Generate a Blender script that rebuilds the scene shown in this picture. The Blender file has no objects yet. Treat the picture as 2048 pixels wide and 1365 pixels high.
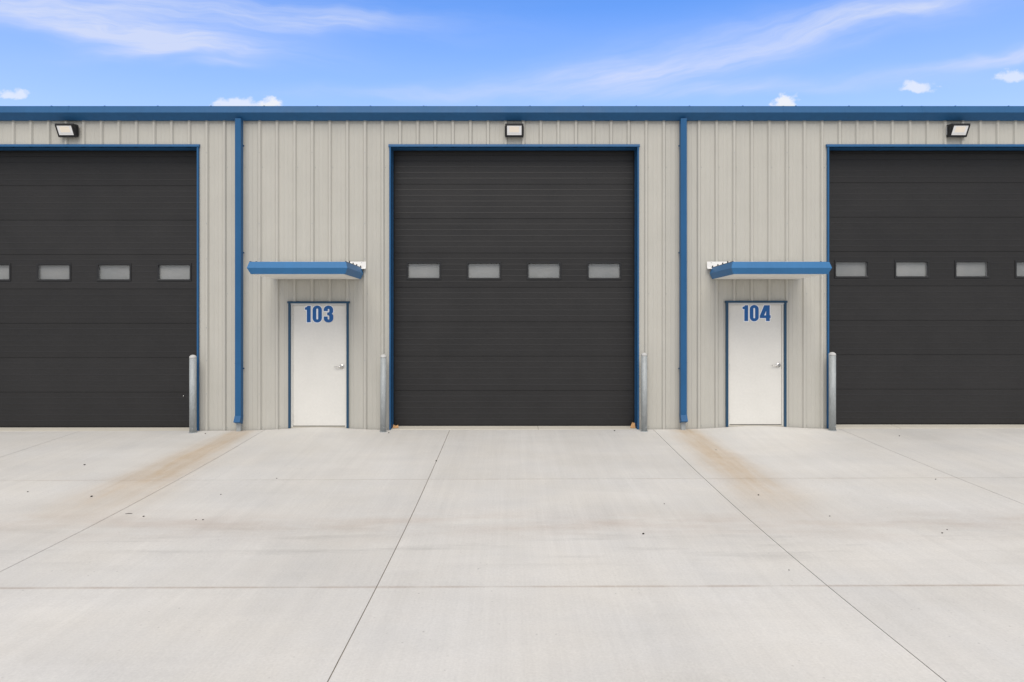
import bpy, bmesh, math, random
from mathutils import Vector
from mathutils.geometry import tessellate_polygon

random.seed(7)
R = math.radians
scene = bpy.context.scene
COL = scene.collection

# ------------------------------------------------------------------ camera
cam_d = bpy.data.cameras.new("camera")
cam = bpy.data.objects.new("camera", cam_d)
COL.objects.link(cam)
cam.location = (0.0, -11.85, 2.12)
cam.rotation_euler = (R(90), 0, 0)
cam_d.lens = 24.0
cam_d.sensor_width = 36.0
cam_d.shift_x = 0.0020
cam_d.shift_y = -0.0330
cam_d.clip_start = 0.05
cam_d.clip_end = 6000
scene.camera = cam

# ------------------------------------------------------------------ exposure
scene.view_settings.view_transform = 'Standard'
scene.view_settings.look = 'None'
scene.view_settings.gamma = 1.0
scene.view_settings.use_curve_mapping = False
scene.view_settings.exposure = 0.60

SUN_EL, SUN_AZ = 51.0, 182.0       # azimuth clockwise from +Y: behind the camera


class NT:
    """small helper for node trees"""
    def __init__(self, tree):
        self.t = tree
        self.n = tree.nodes
        self.l = tree.links

    def new(self, kind, **kw):
        nd = self.n.new(kind)
        for k, v in kw.items():
            setattr(nd, k, v)
        return nd

    def put(self, sock, val):
        if isinstance(val, bpy.types.NodeSocket):
            self.l.new(val, sock)
        elif val is not None:
            if hasattr(sock.default_value, '__len__') and not hasattr(val, '__len__'):
                val = [val] * len(sock.default_value)
            if hasattr(sock.default_value, '__len__') and len(sock.default_value) == 4 and len(val) == 3:
                val = tuple(val) + (1.0,)
            sock.default_value = val

    def m(self, op, a, b=None, c=None, clamp=False):
        nd = self.new('ShaderNodeMath', operation=op, use_clamp=clamp)
        self.put(nd.inputs[0], a)
        self.put(nd.inputs[1], b)
        if c is not None:
            self.put(nd.inputs[2], c)
        return nd.outputs[0]

    def sep(self, v):
        nd = self.new('ShaderNodeSeparateXYZ')
        self.put(nd.inputs[0], v)
        return nd.outputs[0], nd.outputs[1], nd.outputs[2]

    def comb(self, x, y, z):
        nd = self.new('ShaderNodeCombineXYZ')
        self.put(nd.inputs[0], x); self.put(nd.inputs[1], y); self.put(nd.inputs[2], z)
        return nd.outputs[0]

    def vscale(self, v, s):
        nd = self.new('ShaderNodeVectorMath', operation='MULTIPLY')
        self.put(nd.inputs[0], v); self.put(nd.inputs[1], s)
        return nd.outputs[0]

    def noise(self, v, scale=1.0, detail=4.0, rough=0.55, dist=0.0):
        nd = self.new('ShaderNodeTexNoise')
        self.put(nd.inputs['Vector'], v)
        nd.inputs['Scale'].default_value = scale
        nd.inputs['Detail'].default_value = detail
        nd.inputs['Roughness'].default_value = rough
        nd.inputs['Distortion'].default_value = dist
        return nd.outputs[0]

    def rng(self, v, a, b, c=0.0, d=1.0, smooth=False):
        nd = self.new('ShaderNodeMapRange', interpolation_type='SMOOTHSTEP' if smooth else 'LINEAR')
        nd.clamp = True
        self.put(nd.inputs[0], v)
        for i, x in enumerate((a, b, c, d)):
            self.put(nd.inputs[1 + i], x)
        return nd.outputs[0]

    def mix(self, f, a, b, mode='MIX'):
        nd = self.new('ShaderNodeMix', data_type='RGBA', blend_type=mode)
        self.put(nd.inputs[0], f)
        self.put(nd.inputs[6], a)
        self.put(nd.inputs[7], b)
        return nd.outputs[2]


# ------------------------------------------------------------------ world: sky with thin cirrus
world = bpy.data.worlds.new("World")
scene.world = world
world.use_nodes = True
wt = NT(world.node_tree)
wt.n.clear()
w_out = wt.new('ShaderNodeOutputWorld')
w_bg = wt.new('ShaderNodeBackground')
w_bg.inputs['Strength'].default_value = 0.15
wt.l.new(w_bg.outputs[0], w_out.inputs[0])
sky = wt.new('ShaderNodeTexSky', sky_type='NISHITA')
sky.sun_disc = False
sky.sun_elevation = R(SUN_EL)
sky.sun_rotation = R(SUN_AZ)
sky.air_density = 1.0
sky.dust_density = 0.6
sky.ozone_density = 2.5
hs = wt.new('ShaderNodeHueSaturation')
hs.inputs['Saturation'].default_value = 1.0
hs.inputs['Value'].default_value = 1.0
wt.l.new(wt.mix(1.0, sky.outputs[0], (0.50, 0.74, 1.10), 'MULTIPLY'), hs.inputs['Color'])
tc = wt.new('ShaderNodeTexCoord')
dx, dy, dz = wt.sep(tc.outputs['Generated'])
dzc = wt.m('MAXIMUM', dz, 0.03)
# clouds lie on a high plane: project the view direction on it
px = wt.m('DIVIDE', dx, dzc)
py = wt.m('DIVIDE', dy, dzc)
pv = wt.comb(px, py, 0.0)
warp = wt.noise(wt.vscale(pv, (0.35, 0.5, 1)), 1.0, 2.0)
sv = wt.comb(wt.m('ADD', wt.m('MULTIPLY', px, 0.42), wt.m('MULTIPLY', warp, 1.1)),
             wt.m('ADD', wt.m('MULTIPLY', py, 1.5), wt.m('MULTIPLY', px, -0.35)), 0.0)
streak = wt.noise(sv, 1.6, 4.0, 0.6)
# a broken deck of thin cloud covers most of the sky and opens to blue over the roof
gap = wt.m('ADD', dy, wt.m('MULTIPLY', dz, -1.15))
gap = wt.m('ADD', gap, wt.m('MULTIPLY', wt.m('SUBTRACT', warp, 0.5), 0.35))
deck = wt.m('MULTIPLY', wt.rng(gap, 0.42, -0.15, 0.0, 1.0, True), wt.rng(streak, 0.30, 0.70, 0.62, 0.98))
# tangent-plane direction towards +Y, for the named cloud banks that stand over the roof
front = wt.rng(dy, 0.05, 0.15)
dyc = wt.m('MAXIMUM', dy, 0.05)
U = wt.m('DIVIDE', dx, dyc)
V = wt.m('DIVIDE', dz, dyc)
wob = wt.noise(wt.comb(wt.m('MULTIPLY', U, 5.0), wt.m('MULTIPLY', V, 12.0), 3.1), 1.0, 3.0, 0.6)
wobv = wt.m('MULTIPLY', wt.m('SUBTRACT', wob, 0.5), 0.055)
Vw = wt.m('ADD', V, wobv)
fib = wt.noise(wt.comb(wt.m('MULTIPLY', wt.m('ADD', U, wobv), 6.0),
                       wt.m('ADD', wt.m('MULTIPLY', Vw, 60.0), wt.m('MULTIPLY', U, 6.0)), 0.7), 1.0, 5.0, 0.62)
fib2 = wt.noise(wt.comb(wt.m('MULTIPLY', wt.m('ADD', U, wobv), 6.0),
                        wt.m('SUBTRACT', wt.m('MULTIPLY', Vw, 55.0), wt.m('MULTIPLY', U, 14.0)), 4.7), 1.0, 5.0, 0.62)


def bank(u0, v0, su, sv_, slope, curve, amp, f):
    t = wt.m('SUBTRACT', U, u0)
    line = wt.m('ADD', wt.m('MULTIPLY', t, slope), wt.m('MULTIPLY', wt.m('MULTIPLY', t, t), curve))
    q = wt.m('DIVIDE', wt.m('SUBTRACT', wt.m('SUBTRACT', Vw, v0), line), sv_)
    p = wt.m('DIVIDE', t, su)
    r2 = wt.m('ADD', wt.m('POWER', wt.m('ABSOLUTE', p), 2.0), wt.m('MULTIPLY', q, q))
    g = wt.m('EXPONENT', wt.m('MULTIPLY', r2, -1.0))
    return wt.m('MULTIPLY', wt.m('MULTIPLY', g, wt.rng(f, 0.22, 0.78, 0.18, 1.0)), amp)


banks = [
    bank(-0.57, 0.400, 0.21, 0.020, -0.14, 0.10, 1.15, fib),
    bank(-0.52, 0.440, 0.34, 0.026, -0.05, 0.0, 0.75, fib),
    bank(-0.50, 0.372, 0.12, 0.012, 0.06, 0.0, 0.60, fib),
    bank(-0.26, 0.418, 0.09, 0.014, 0.05, 0.0, 0.40, fib),
    bank(-0.43, 0.351, 0.05, 0.006, 0.0, 0.0, 0.40, fib),
    bank(0.20, 0.343, 0.18, 0.018, 0.12, 0.16, 0.80, fib2),
    bank(0.42, 0.405, 0.26, 0.030, 0.19, 0.08, 0.60, fib2),
    bank(0.56, 0.432, 0.13, 0.010, 0.22, 0.0, 0.55, fib2),
    bank(0.74, 0.372, 0.13, 0.010, 0.16, 0.0, 0.85, fib2),
    bank(0.30, 0.318, 0.30, 0.014, 0.05, 0.0, 0.40, fib2),
    bank(-0.10, 0.312, 0.20, 0.010, 0.0, 0.0, 0.35, fib),
]
cl = banks[0]
for b_ in banks[1:]:
    cl = wt.m('ADD', cl, b_)
cl = wt.m('MULTIPLY', cl, front)
puff_n = wt.noise(wt.comb(wt.m('MULTIPLY', U, 48.0), wt.m('MULTIPLY', V, 62.0), 1.9), 1.0, 5.0, 0.62)


def puff(u0, v0, su, sv_, amp=1.0):
    p = wt.m('DIVIDE', wt.m('SUBTRACT', U, u0), su)
    q = wt.m('DIVIDE', wt.m('SUBTRACT', V, v0), sv_)
    # flat base: lower half is squeezed
    q = wt.m('MULTIPLY', q, wt.rng(q, -0.2, 0.2, 1.9, 1.0))
    d = wt.m('SQRT', wt.m('ADD', wt.m('MULTIPLY', p, p), wt.m('MULTIPLY', q, q)))
    d = wt.m('ADD', d, wt.m('MULTIPLY', wt.m('SUBTRACT', puff_n, 0.5), -2.3))
    return wt.m('MULTIPLY', wt.rng(d, 1.10, 0.50, 0.0, 1.0, True), amp)


puffs = [puff(-0.728, 0.310, 0.026, 0.010, 0.70), puff(-0.402, 0.294, 0.036, 0.014, 0.75),
         puff(-0.352, 0.295, 0.021, 0.013, 1.0), puff(0.404, 0.295, 0.021, 0.019, 1.0),
         puff(0.597, 0.320, 0.027, 0.013, 0.75), puff(0.735, 0.337, 0.027, 0.014, 0.65)]
pf = puffs[0]
for b_ in puffs[1:]:
    pf = wt.m('MAXIMUM', pf, b_)
pf = wt.m('MULTIPLY', pf, front)
cov = wt.m('MINIMUM', wt.m('MULTIPLY', cl, 1.35), 0.92)
col1 = wt.mix(wt.rng(dz, 0.40, 0.18, 0.0, 0.46), hs.outputs[0], (3.45, 3.55, 4.20))   # paler air low down, all round
col1 = wt.mix(deck, col1, (3.72, 3.56, 3.36))
col1 = wt.mix(cov, col1, (2.85, 3.18, 4.20))
col2 = wt.mix(wt.m('MULTIPLY', pf, 0.92), col1, (3.95, 4.00, 4.10))
wt.l.new(col2, w_bg.inputs['Color'])

# ------------------------------------------------------------------ sun behind thin cloud: a wide soft source
sun_d = bpy.data.lights.new("sun", 'SUN')
sun_d.energy = 1.5
sun_d.angle = R(40)
sun_d.color = (1.0, 0.93, 0.82)
sun = bpy.data.objects.new("sun", sun_d)
COL.objects.link(sun)
az = R(SUN_AZ)
sdir = Vector((math.sin(az) * math.cos(R(SUN_EL)), math.cos(az) * math.cos(R(SUN_EL)), math.sin(R(SUN_EL))))
sun.rotation_euler = sdir.to_track_quat('Z', 'Y').to_euler()
sun.location = sdir * 30

# ------------------------------------------------------------------ materials
def mat(name):
    m_ = bpy.data.materials.new(name)
    m_.use_nodes = True
    nt = NT(m_.node_tree)
    nt.n.clear()
    out = nt.new('ShaderNodeOutputMaterial')
    b = nt.new('ShaderNodeBsdfPrincipled')
    nt.l.new(b.outputs[0], out.inputs[0])
    return m_, nt, b


def painted(name, col, rough=0.4, var=0.05, spec=0.5, streak=True, bump=0.0, metal=0.0, objvar=0.0, bscale=3.0):
    m_, nt, b = mat(name)
    geo = nt.new('ShaderNodeNewGeometry')
    P = geo.outputs['Position']
    n1 = nt.noise(P, 2.2, 5, 0.6)
    n2 = nt.noise(nt.vscale(P, (14, 14, 0.7)), 1.0, 4, 0.6) if streak else nt.noise(P, 25, 4, 0.6)
    f = nt.m('ADD', nt.m('MULTIPLY', n1, 0.5), nt.m('MULTIPLY', n2, 0.5))
    v = nt.rng(f, 0.3, 0.7, 1.0 - var, 1.0 + var)
    if objvar:
        oi = nt.new('ShaderNodeObjectInfo')
        v = nt.m('MULTIPLY', v, nt.rng(oi.outputs['Random'], 0, 1, 1 - objvar, 1 + objvar))
    c = nt.mix(1.0, col, nt.comb(v, v, v), 'MULTIPLY')
    nt.l.new(c, b.inputs['Base Color'])
    nt.put(b.inputs['Roughness'], nt.rng(n1, 0.3, 0.7, rough * 0.88, min(1, rough * 1.12)))
    b.inputs['Specular IOR Level'].default_value = spec
    b.inputs['Metallic'].default_value = metal
    if bump:
        bp = nt.new('ShaderNodeBump')
        bp.inputs['Strength'].default_value = bump
        bp.inputs['Distance'].default_value = 0.02
        nt.l.new(nt.noise(nt.vscale(P, (1.2, 1.2, 0.5)), bscale, 2, 0.4), bp.inputs['Height'])
        nt.l.new(bp.outputs[0], b.inputs['Normal'])
    return m_


M = {}
M['wall'] = painted('beige_steel', (0.468, 0.456, 0.412), 0.45, 0.045, 0.35, True, 0.12, objvar=0.022)
M['blue'] = painted('blue_steel', (0.021, 0.100, 0.235), 0.45, 0.09, 0.20, True, 0.08)
M['canopy_blue'] = painted('canopy_blue_steel', (0.037, 0.160, 0.355), 0.45, 0.07, 0.25, True, 0.05)
M['seal_grey'] = painted('joint_sealant_grey', (0.25, 0.22, 0.18), 0.9, 0.25, 0.2, False)
M['seal_brown'] = painted('joint_silt', (0.38, 0.32, 0.27), 0.9, 0.25, 0.2, False)
M['navy'] = painted('navy_trim', (0.018, 0.062, 0.118), 0.45, 0.06, 0.30, True)
M['door'] = painted('charcoal_steel', (0.0200, 0.0194, 0.0196), 0.45, 0.16, 0.32, False, 0.16, objvar=0.10, bscale=1.6)
M['frame_blk'] = painted('black_plastic', (0.018, 0.0185, 0.020), 0.45, 0.08, 0.35, False)
M['rubber'] = painted('black_rubber', (0.012, 0.012, 0.013), 0.75, 0.1, 0.3, False)
M['white'] = painted('white_steel', (0.695, 0.682, 0.64), 0.45, 0.05, 0.4, False)
M['soffit'] = painted('white_soffit', (0.86, 0.84, 0.79), 0.5, 0.04, 0.4, False)
M['flash'] = painted('white_flashing', (0.80, 0.79, 0.77), 0.45, 0.05, 0.4, False)
M['decal'] = painted('blue_vinyl', (0.004, 0.098, 0.330), 0.35, 0.03, 0.4, False)
M['decal_w'] = painted('white_vinyl', (0.86, 0.89, 0.94), 0.35, 0.02, 0.4, False)
M['steel'] = painted('satin_steel', (0.62, 0.61, 0.59), 0.28, 0.05, 0.5, False, metal=1.0)
M['housing'] = painted('bronze_housing', (0.017, 0.017, 0.019), 0.45, 0.12, 0.4, False)
M['spacer'] = painted('grey_spacer', (0.55, 0.56, 0.57), 0.5, 0.04, 0.4, False)
M['dark'] = painted('dark_interior', (0.03, 0.03, 0.03), 0.9, 0.1, 0.2, False)
M['stone'] = painted('dark_stone', (0.035, 0.03, 0.026), 0.9, 0.3, 0.2, False)
M['wood'] = painted('raw_timber', (0.52, 0.30, 0.14), 0.8, 0.2, 0.2, False)


def m_galv():
    m_, nt, b = mat('galvanised_steel')
    P = nt.new('ShaderNodeNewGeometry').outputs['Position']
    v = nt.new('ShaderNodeTexVoronoi')
    nt.put(v.inputs['Vector'], nt.vscale(P, (60, 60, 22)))
    v.inputs['Scale'].default_value = 1.0
    n = nt.noise(nt.vscale(P, (9, 9, 3)), 1.0, 4, 0.6)
    n2 = nt.noise(nt.vscale(P, (60, 60, 1.5)), 1.0, 3, 0.6)
    f = nt.m('ADD', nt.m('MULTIPLY', v.outputs['Color'], 0.35), nt.m('ADD', nt.m('MULTIPLY', n, 0.4), nt.m('MULTIPLY', n2, 0.25)))
    c = nt.mix(nt.rng(f, 0.25, 0.75), (0.29, 0.315, 0.32), (0.41, 0.435, 0.44))
    nt.l.new(c, b.inputs['Base Color'])
    b.inputs['Metallic'].default_value = 0.10
    nt.put(b.inputs['Roughness'], nt.rng(f, 0.3, 0.7, 0.48, 0.65))
    return m_


def m_pane():
    m_, nt, b = mat('frosted_pane')
    P = nt.new('ShaderNodeNewGeometry').outputs['Position']
    n = nt.noise(P, 2.5, 3, 0.5)
    oi = nt.new('ShaderNodeObjectInfo')
    k = nt.rng(oi.outputs['Random'], 0, 1, 0.90, 1.10)
    c = nt.mix(nt.rng(n, 0.3, 0.7), (0.240, 0.252, 0.254), (0.300, 0.305, 0.300))
    nt.l.new(nt.mix(1.0, c, nt.comb(k, k, k), 'MULTIPLY'), b.inputs['Base Color'])
    b.inputs['Roughness'].default_value = 0.25
    return m_


def m_glass():
    m_ = bpy.data.materials.new('clear_glazing')
    m_.use_nodes = True
    nt = NT(m_.node_tree)
    nt.n.clear()
    out = nt.new('ShaderNodeOutputMaterial')
    tr = nt.new('ShaderNodeBsdfTransparent')
    tr.inputs[0].default_value = (0.95, 0.95, 0.95, 1)
    gl = nt.new('ShaderNodeBsdfGlossy')
    gl.inputs['Roughness'].default_value = 0.03
    fr = nt.new('ShaderNodeFresnel')
    fr.inputs[0].default_value = 1.5
    mx = nt.new('ShaderNodeMixShader')
    bf = nt.new('ShaderNodeNewGeometry').outputs['Backfacing']
    nt.put(mx.inputs[0], nt.m('MULTIPLY', fr.outputs[0], nt.m('SUBTRACT', 1.0, bf)))   # reflect at the outer face only
    nt.l.new(tr.outputs[0], mx.inputs[1])
    nt.l.new(gl.outputs[0], mx.inputs[2])
    nt.l.new(mx.outputs[0], out.inputs[0])
    return m_


def m_lens(name, col, emit):
    m_, nt, b = mat(name)
    b.inputs['Base Color'].default_value = (*col, 1)
    b.inputs['Roughness'].default_value = 0.2
    b.inputs['Emission Color'].default_value = (*col, 1)
    b.inputs['Emission Strength'].default_value = emit
    return m_


JX = [-20.22, -17.02, -13.82, -10.63, -7.43, -4.236, -1.04, 2.474, 5.69, 8.90, 12.10, 15.30, 18.5]
JY = [-0.046, -3.16, -6.53, -9.85, -13.2, -16.5, -19.8, -23.1, -26.4]
SPOUT_X = (-4.665, 2.982)


def m_concrete():
    m_, nt, b = mat('broomed_concrete')
    P = nt.new('ShaderNodeNewGeometry').outputs['Position']
    x, y, z = nt.sep(P)
    big = nt.noise(P, 0.35, 4, 0.55)
    midv = nt.noise(nt.vscale(P, (0.55, 1.5, 1)), 1.0, 6, 0.65, 0.4)
    broom = nt.noise(nt.vscale(P, (55, 0.8, 1)), 1.0, 3, 0.6)
    broom2 = nt.noise(nt.vscale(P, (7, 0.25, 1)), 1.0, 3, 0.6)
    grain = nt.noise(P, 55, 4, 0.7)
    oi = nt.new('ShaderNodeObjectInfo')
    val = nt.rng(big, 0.3, 0.7, 0.94, 1.055)
    val = nt.m('MULTIPLY', val, nt.rng(midv, 0.25, 0.75, 0.935, 1.06))
    val = nt.m('MULTIPLY', val, nt.rng(broom, 0.25, 0.75, 0.975, 1.025))
    val = nt.m('MULTIPLY', val, nt.rng(broom2, 0.25, 0.75, 0.96, 1.03))
    val = nt.m('MULTIPLY', val, nt.rng(grain, 0.25, 0.75, 0.91, 1.07))
    val = nt.m('MULTIPLY', val, nt.rng(oi.outputs['Random'], 0, 1, 0.965, 1.025))
    # faint tyre polish leading into the three overhead doors
    tn = nt.rng(nt.noise(nt.vscale(P, (3.0, 0.35, 1)), 1.0, 5, 0.65), 0.35, 0.65)
    for xd in (-8.4, -6.7, -0.85, 0.95, 6.75, 8.5):
        d_ = nt.m('DIVIDE', nt.m('ADD', nt.m('SUBTRACT', x, xd), nt.m('MULTIPLY', y, 0.012)), 0.17)
        gg = nt.m('MULTIPLY', nt.m('EXPONENT', nt.m('MULTIPLY', nt.m('MULTIPLY', d_, d_), -1.0)), tn)
        val = nt.m('MULTIPLY', val, nt.rng(gg, 0, 1, 1.0, 0.962))
    # scattered pits and specks
    vo = nt.new('ShaderNodeTexVoronoi')
    nt.put(vo.inputs['Vector'], P)
    vo.inputs['Scale'].default_value = 16
    sel = nt.rng(nt.sep(vo.outputs['Color'])[0], 0.70, 0.72)
    pit = nt.m('MULTIPLY', nt.rng(vo.outputs['Distance'], 0.16, 0.05), sel)
    pit = nt.m('MULTIPLY', pit, nt.rng(nt.noise(P, 0.9, 3, 0.6), 0.45, 0.65))
    val = nt.m('MULTIPLY', val, nt.rng(pit, 0, 1, 1.0, 0.66))
    base = nt.mix(nt.rng(nt.noise(P, 0.8, 4, 0.6), 0.35, 0.65), (0.612, 0.592, 0.553), (0.595, 0.584, 0.560))
    # pinkish silt where water stands in the shallow valley of the pavement
    sw = nt.m('SUBTRACT', y, -4.95)
    sw = nt.m('ADD', sw, nt.m('MULTIPLY', nt.m('SUBTRACT', nt.noise(nt.vscale(P, (0.35, 0.2, 1)), 1.0, 3, 0.5), 0.5), 0.9))
    swg = nt.m('EXPONENT', nt.m('MULTIPLY', nt.m('POWER', nt.m('ABSOLUTE', nt.m('DIVIDE', sw, 0.38)), 2.0), -1.0))
    swn = nt.rng(nt.noise(nt.vscale(P, (0.8, 3.0, 1)), 1.0, 5, 0.65), 0.38, 0.68)
    base = nt.mix(nt.m('MULTIPLY', nt.m('MULTIPLY', swg, swn), 0.55), base, (0.47, 0.40, 0.345))
    # dark damp-stain smears
    sm = nt.m('SUBTRACT', y, -5.55)
    smg = nt.m('EXPONENT', nt.m('MULTIPLY', nt.m('POWER', nt.m('ABSOLUTE', nt.m('DIVIDE', sm, 0.55)), 2.0), -1.0))
    smn = nt.rng(nt.noise(nt.vscale(P, (0.7, 5.0, 1)), 1.0, 5, 0.6), 0.52, 0.74)
    base = nt.mix(nt.m('MULTIPLY', nt.m('MULTIPLY', smg, smn), 0.45), base, (0.36, 0.35, 0.33))
    # rusty silt washed out of the two downspouts
    rn = nt.noise(nt.vscale(P, (1.6, 0.8, 1)), 1.0, 5, 0.6)
    rn2 = nt.noise(nt.vscale(P, (9.0, 0.9, 1)), 1.0, 5, 0.65)
    for sx, far_w, reach in ((SPOUT_X[0], 0.58, -5.7), (SPOUT_X[1], 0.48, -5.8)):
        t = nt.m('SUBTRACT', x, sx + 0.03)
        t = nt.m('ADD', t, nt.m('MULTIPLY', nt.m('SUBTRACT', rn, 0.5), 0.35))
        wdt = nt.rng(y, 0.0, -4.8, 0.21, far_w)
        g = nt.m('EXPONENT', nt.m('MULTIPLY', nt.m('POWER', nt.m('ABSOLUTE', nt.m('DIVIDE', t, wdt)), 2.4), -1.0))
        fade = nt.m('MULTIPLY', nt.rng(y, reach, -2.4, 0, 1, True), nt.rng(y, 0.0, -0.25, 0.75, 1.0))
        k = nt.m('MULTIPLY', nt.m('MULTIPLY', g, fade), nt.m('MULTIPLY', nt.rng(rn2, 0.28, 0.70, 0.50, 1.0), nt.rng(nt.noise(nt.vscale(P, (2.2, 3.2, 1)), 1.0, 6, 0.7, 0.6), 0.30, 0.62, 0.72, 1.0)))
        base = nt.mix(nt.m('MULTIPLY', k, 0.88), base, (0.470, 0.352, 0.222))
    # silt held along the cross joints
    jn = nt.rng(nt.noise(nt.vscale(P, (1.5, 0.2, 1)), 1.0, 5, 0.7), 0.34, 0.70)
    for jy, a in ((-6.53, 0.62), (-3.16, 0.30)):
        d = nt.m('ABSOLUTE', nt.m('SUBTRACT', y, jy))
        k = nt.m('MULTIPLY', nt.rng(d, 0.034, 0.004), jn)
        base = nt.mix(nt.m('MULTIPLY', k, a), base, (0.36, 0.27, 0.21))
    c = nt.mix(1.0, base, nt.comb(val, val, val), 'MULTIPLY')
    nt.l.new(c, b.inputs['Base Color'])
    b.inputs['Roughness'].default_value = 0.78
    b.inputs['Specular IOR Level'].default_value = 0.35
    bp = nt.new('ShaderNodeBump')
    bp.inputs['Strength'].default_value = 0.35
    bp.inputs['Distance'].default_value = 0.004
    nt.l.new(nt.m('ADD', nt.m('MULTIPLY', broom, 0.6), nt.m('ADD', nt.m('MULTIPLY', grain, 0.5), nt.m('MULTIPLY', pit, -0.8))), bp.inputs['Height'])
    nt.l.new(bp.outputs[0], b.inputs['Normal'])
    return m_


def m_ground():
    m_, nt, b = mat('dry_ground')
    P = nt.new('ShaderNodeNewGeometry').outputs['Position']
    n = nt.noise(P, 0.05, 6, 0.6)
    n2 = nt.noise(P, 3.0, 5, 0.7)
    f = nt.m('ADD', nt.m('MULTIPLY', n, 0.6), nt.m('MULTIPLY', n2, 0.4))
    nt.l.new(nt.mix(nt.rng(f, 0.35, 0.65), (0.10, 0.115, 0.055), (0.24, 0.21, 0.15)), b.inputs['Base Color'])
    b.inputs['Roughness'].default_value = 0.95
    return m_


M['galv'] = m_galv()
M['pane'] = m_pane()
M['glass'] = m_glass()
M['lens'] = m_lens('lamp_lens', (0.80, 0.80, 0.80), 0.06)
M['led'] = m_lens('lamp_led_panel', (0.82, 0.74, 0.63), 0.10)
M['concrete'] = m_concrete()
M['ground'] = m_ground()
M['cap'] = painted('pale_cap', (0.50, 0.50, 0.49), 0.6, 0.08, 0.3, False)
M['sill'] = painted('pale_concrete_sill', (0.56, 0.53, 0.46), 0.8, 0.07, 0.3, False)


# ------------------------------------------------------------------ mesh helpers
class MB:
    def __init__(self):
        self.v = []
        self.f = []
        self.smooth = []

    def face(self, pts, smooth=False):
        i = len(self.v)
        self.v += [tuple(p) for p in pts]
        self.f.append(tuple(range(i, i + len(pts))))
        self.smooth.append(smooth)
        return self

    def box(self, x0, x1, y0, y1, z0, z1):
        p = [(x0, y0, z0), (x1, y0, z0), (x1, y1, z0), (x0, y1, z0), (x0, y0, z1), (x1, y0, z1), (x1, y1, z1), (x0, y1, z1)]
        i = len(self.v)
        self.v += p
        for q in ((0, 3, 2, 1), (4, 5, 6, 7), (0, 1, 5, 4), (1, 2, 6, 5), (2, 3, 7, 6), (3, 0, 4, 7)):
            self.f.append(tuple(i + k for k in q))
            self.smooth.append(False)
        return self

    def prism(self, loops, closed=True, caps=True, smooth=False):
        """loft equal-length point loops"""
        n = len(loops[0])
        i = len(self.v)
        for lp in loops:
            self.v += [tuple(p) for p in lp]
        for a in range(len(loops) - 1):
            for k in range(n if closed else n - 1):
                k2 = (k + 1) % n
                self.f.append((i + a * n + k, i + a * n + k2, i + (a + 1) * n + k2, i + (a + 1) * n + k))
                self.smooth.append(smooth)
        if closed and caps:
            self.f.append(tuple(i + k for k in reversed(range(n))))
            self.f.append(tuple(i + (len(loops) - 1) * n + k for k in range(n)))
            self.smooth += [False, False]
        return self

    def ext_x(self, prof, x0, x1, closed=True):
        return self.prism([[(x0, y, z) for y, z in prof], [(x1, y, z) for y, z in prof]], closed)

    def lathe(self, prof, seg=28, smooth=True):
        loops = []
        for r, z in prof:
            loops.append([(r * math.cos(2 * math.pi * k / seg), r * math.sin(2 * math.pi * k / seg), z) for k in range(seg)])
        return self.prism(loops, True, True, smooth)

    def tube(self, pts, r, seg=12):
        loops = []
        for j, p in enumerate(pts):
            p = Vector(p)
            a = Vector(pts[max(0, j - 1)]); b = Vector(pts[min(len(pts) - 1, j + 1)])
            d = (b - a).normalized()
            up = Vector((0, 0, 1)) if abs(d.z) < 0.9 else Vector((1, 0, 0))
            s = d.cross(up).normalized(); u = s.cross(d)
            rr = r[j] if isinstance(r, (list, tuple)) else r
            loops.append([p + rr * (math.cos(2 * math.pi * k / seg) * s + math.sin(2 * math.pi * k / seg) * u) for k in range(seg)])
        return self.prism(loops, True, True, True)

    def mesh(self, name, material, fix=True):
        me = bpy.data.meshes.new(name)
        me.from_pydata([tuple(p) for p in self.v], [], self.f)
        for p, s in zip(me.polygons, self.smooth):
            p.use_smooth = s
        if fix:
            bm = bmesh.new()
            bm.from_mesh(me)
            bmesh.ops.recalc_face_normals(bm, faces=bm.faces)
            bm.to_mesh(me)
            bm.free()
        me.materials.append(M[material])
        me.update()
        return me

    def build(self, name, material, parent=None, loc=None, fix=True):
        o = bpy.data.objects.new(name, self.mesh(name, material, fix))
        COL.objects.link(o)
        if loc:
            o.location = loc
        if parent:
            o.parent = parent
        return o


def bevel(o, w, seg=2):
    md = o.modifiers.new('bevel', 'BEVEL')
    md.width = w
    md.segments = seg
    md.limit_method = 'ANGLE'
    md.angle_limit = R(40)
    return o


def link_mesh(name, me, parent=None, loc=(0, 0, 0)):
    o = bpy.data.objects.new(name, me)
    COL.objects.link(o)
    o.location = loc
    o.parent = parent
    return o


def empty(name, loc=(0, 0, 0), parent=None):
    o = bpy.data.objects.new(name, None)
    o.empty_display_size = 0.2
    COL.objects.link(o)
    o.location = loc
    o.parent = parent
    return o


def tag(o, label=None, cat=None, group=None, kind=None):
    if label: o['label'] = label
    if cat: o['category'] = cat
    if group: o['group'] = group
    if kind: o['kind'] = kind
    return o


def copy_tree(o, parent=None):
    c = o.copy()
    COL.objects.link(c)
    c.parent = parent
    for ch in list(o.children):
        copy_tree(ch, c)
    return c


# ------------------------------------------------------------------ ground and pavement
ENTRY = [dict(x=-3.313, z=0.046, num='103'), dict(x=4.262, z=0.070, num='104')]
PROF = [(0.0, 0.0), (-1.5, -0.036), (-3.16, -0.068), (-4.9, -0.080), (-6.53, -0.058), (-8.0, -0.012), (-9.85, 0.03), (-40, 0.05)]


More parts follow.
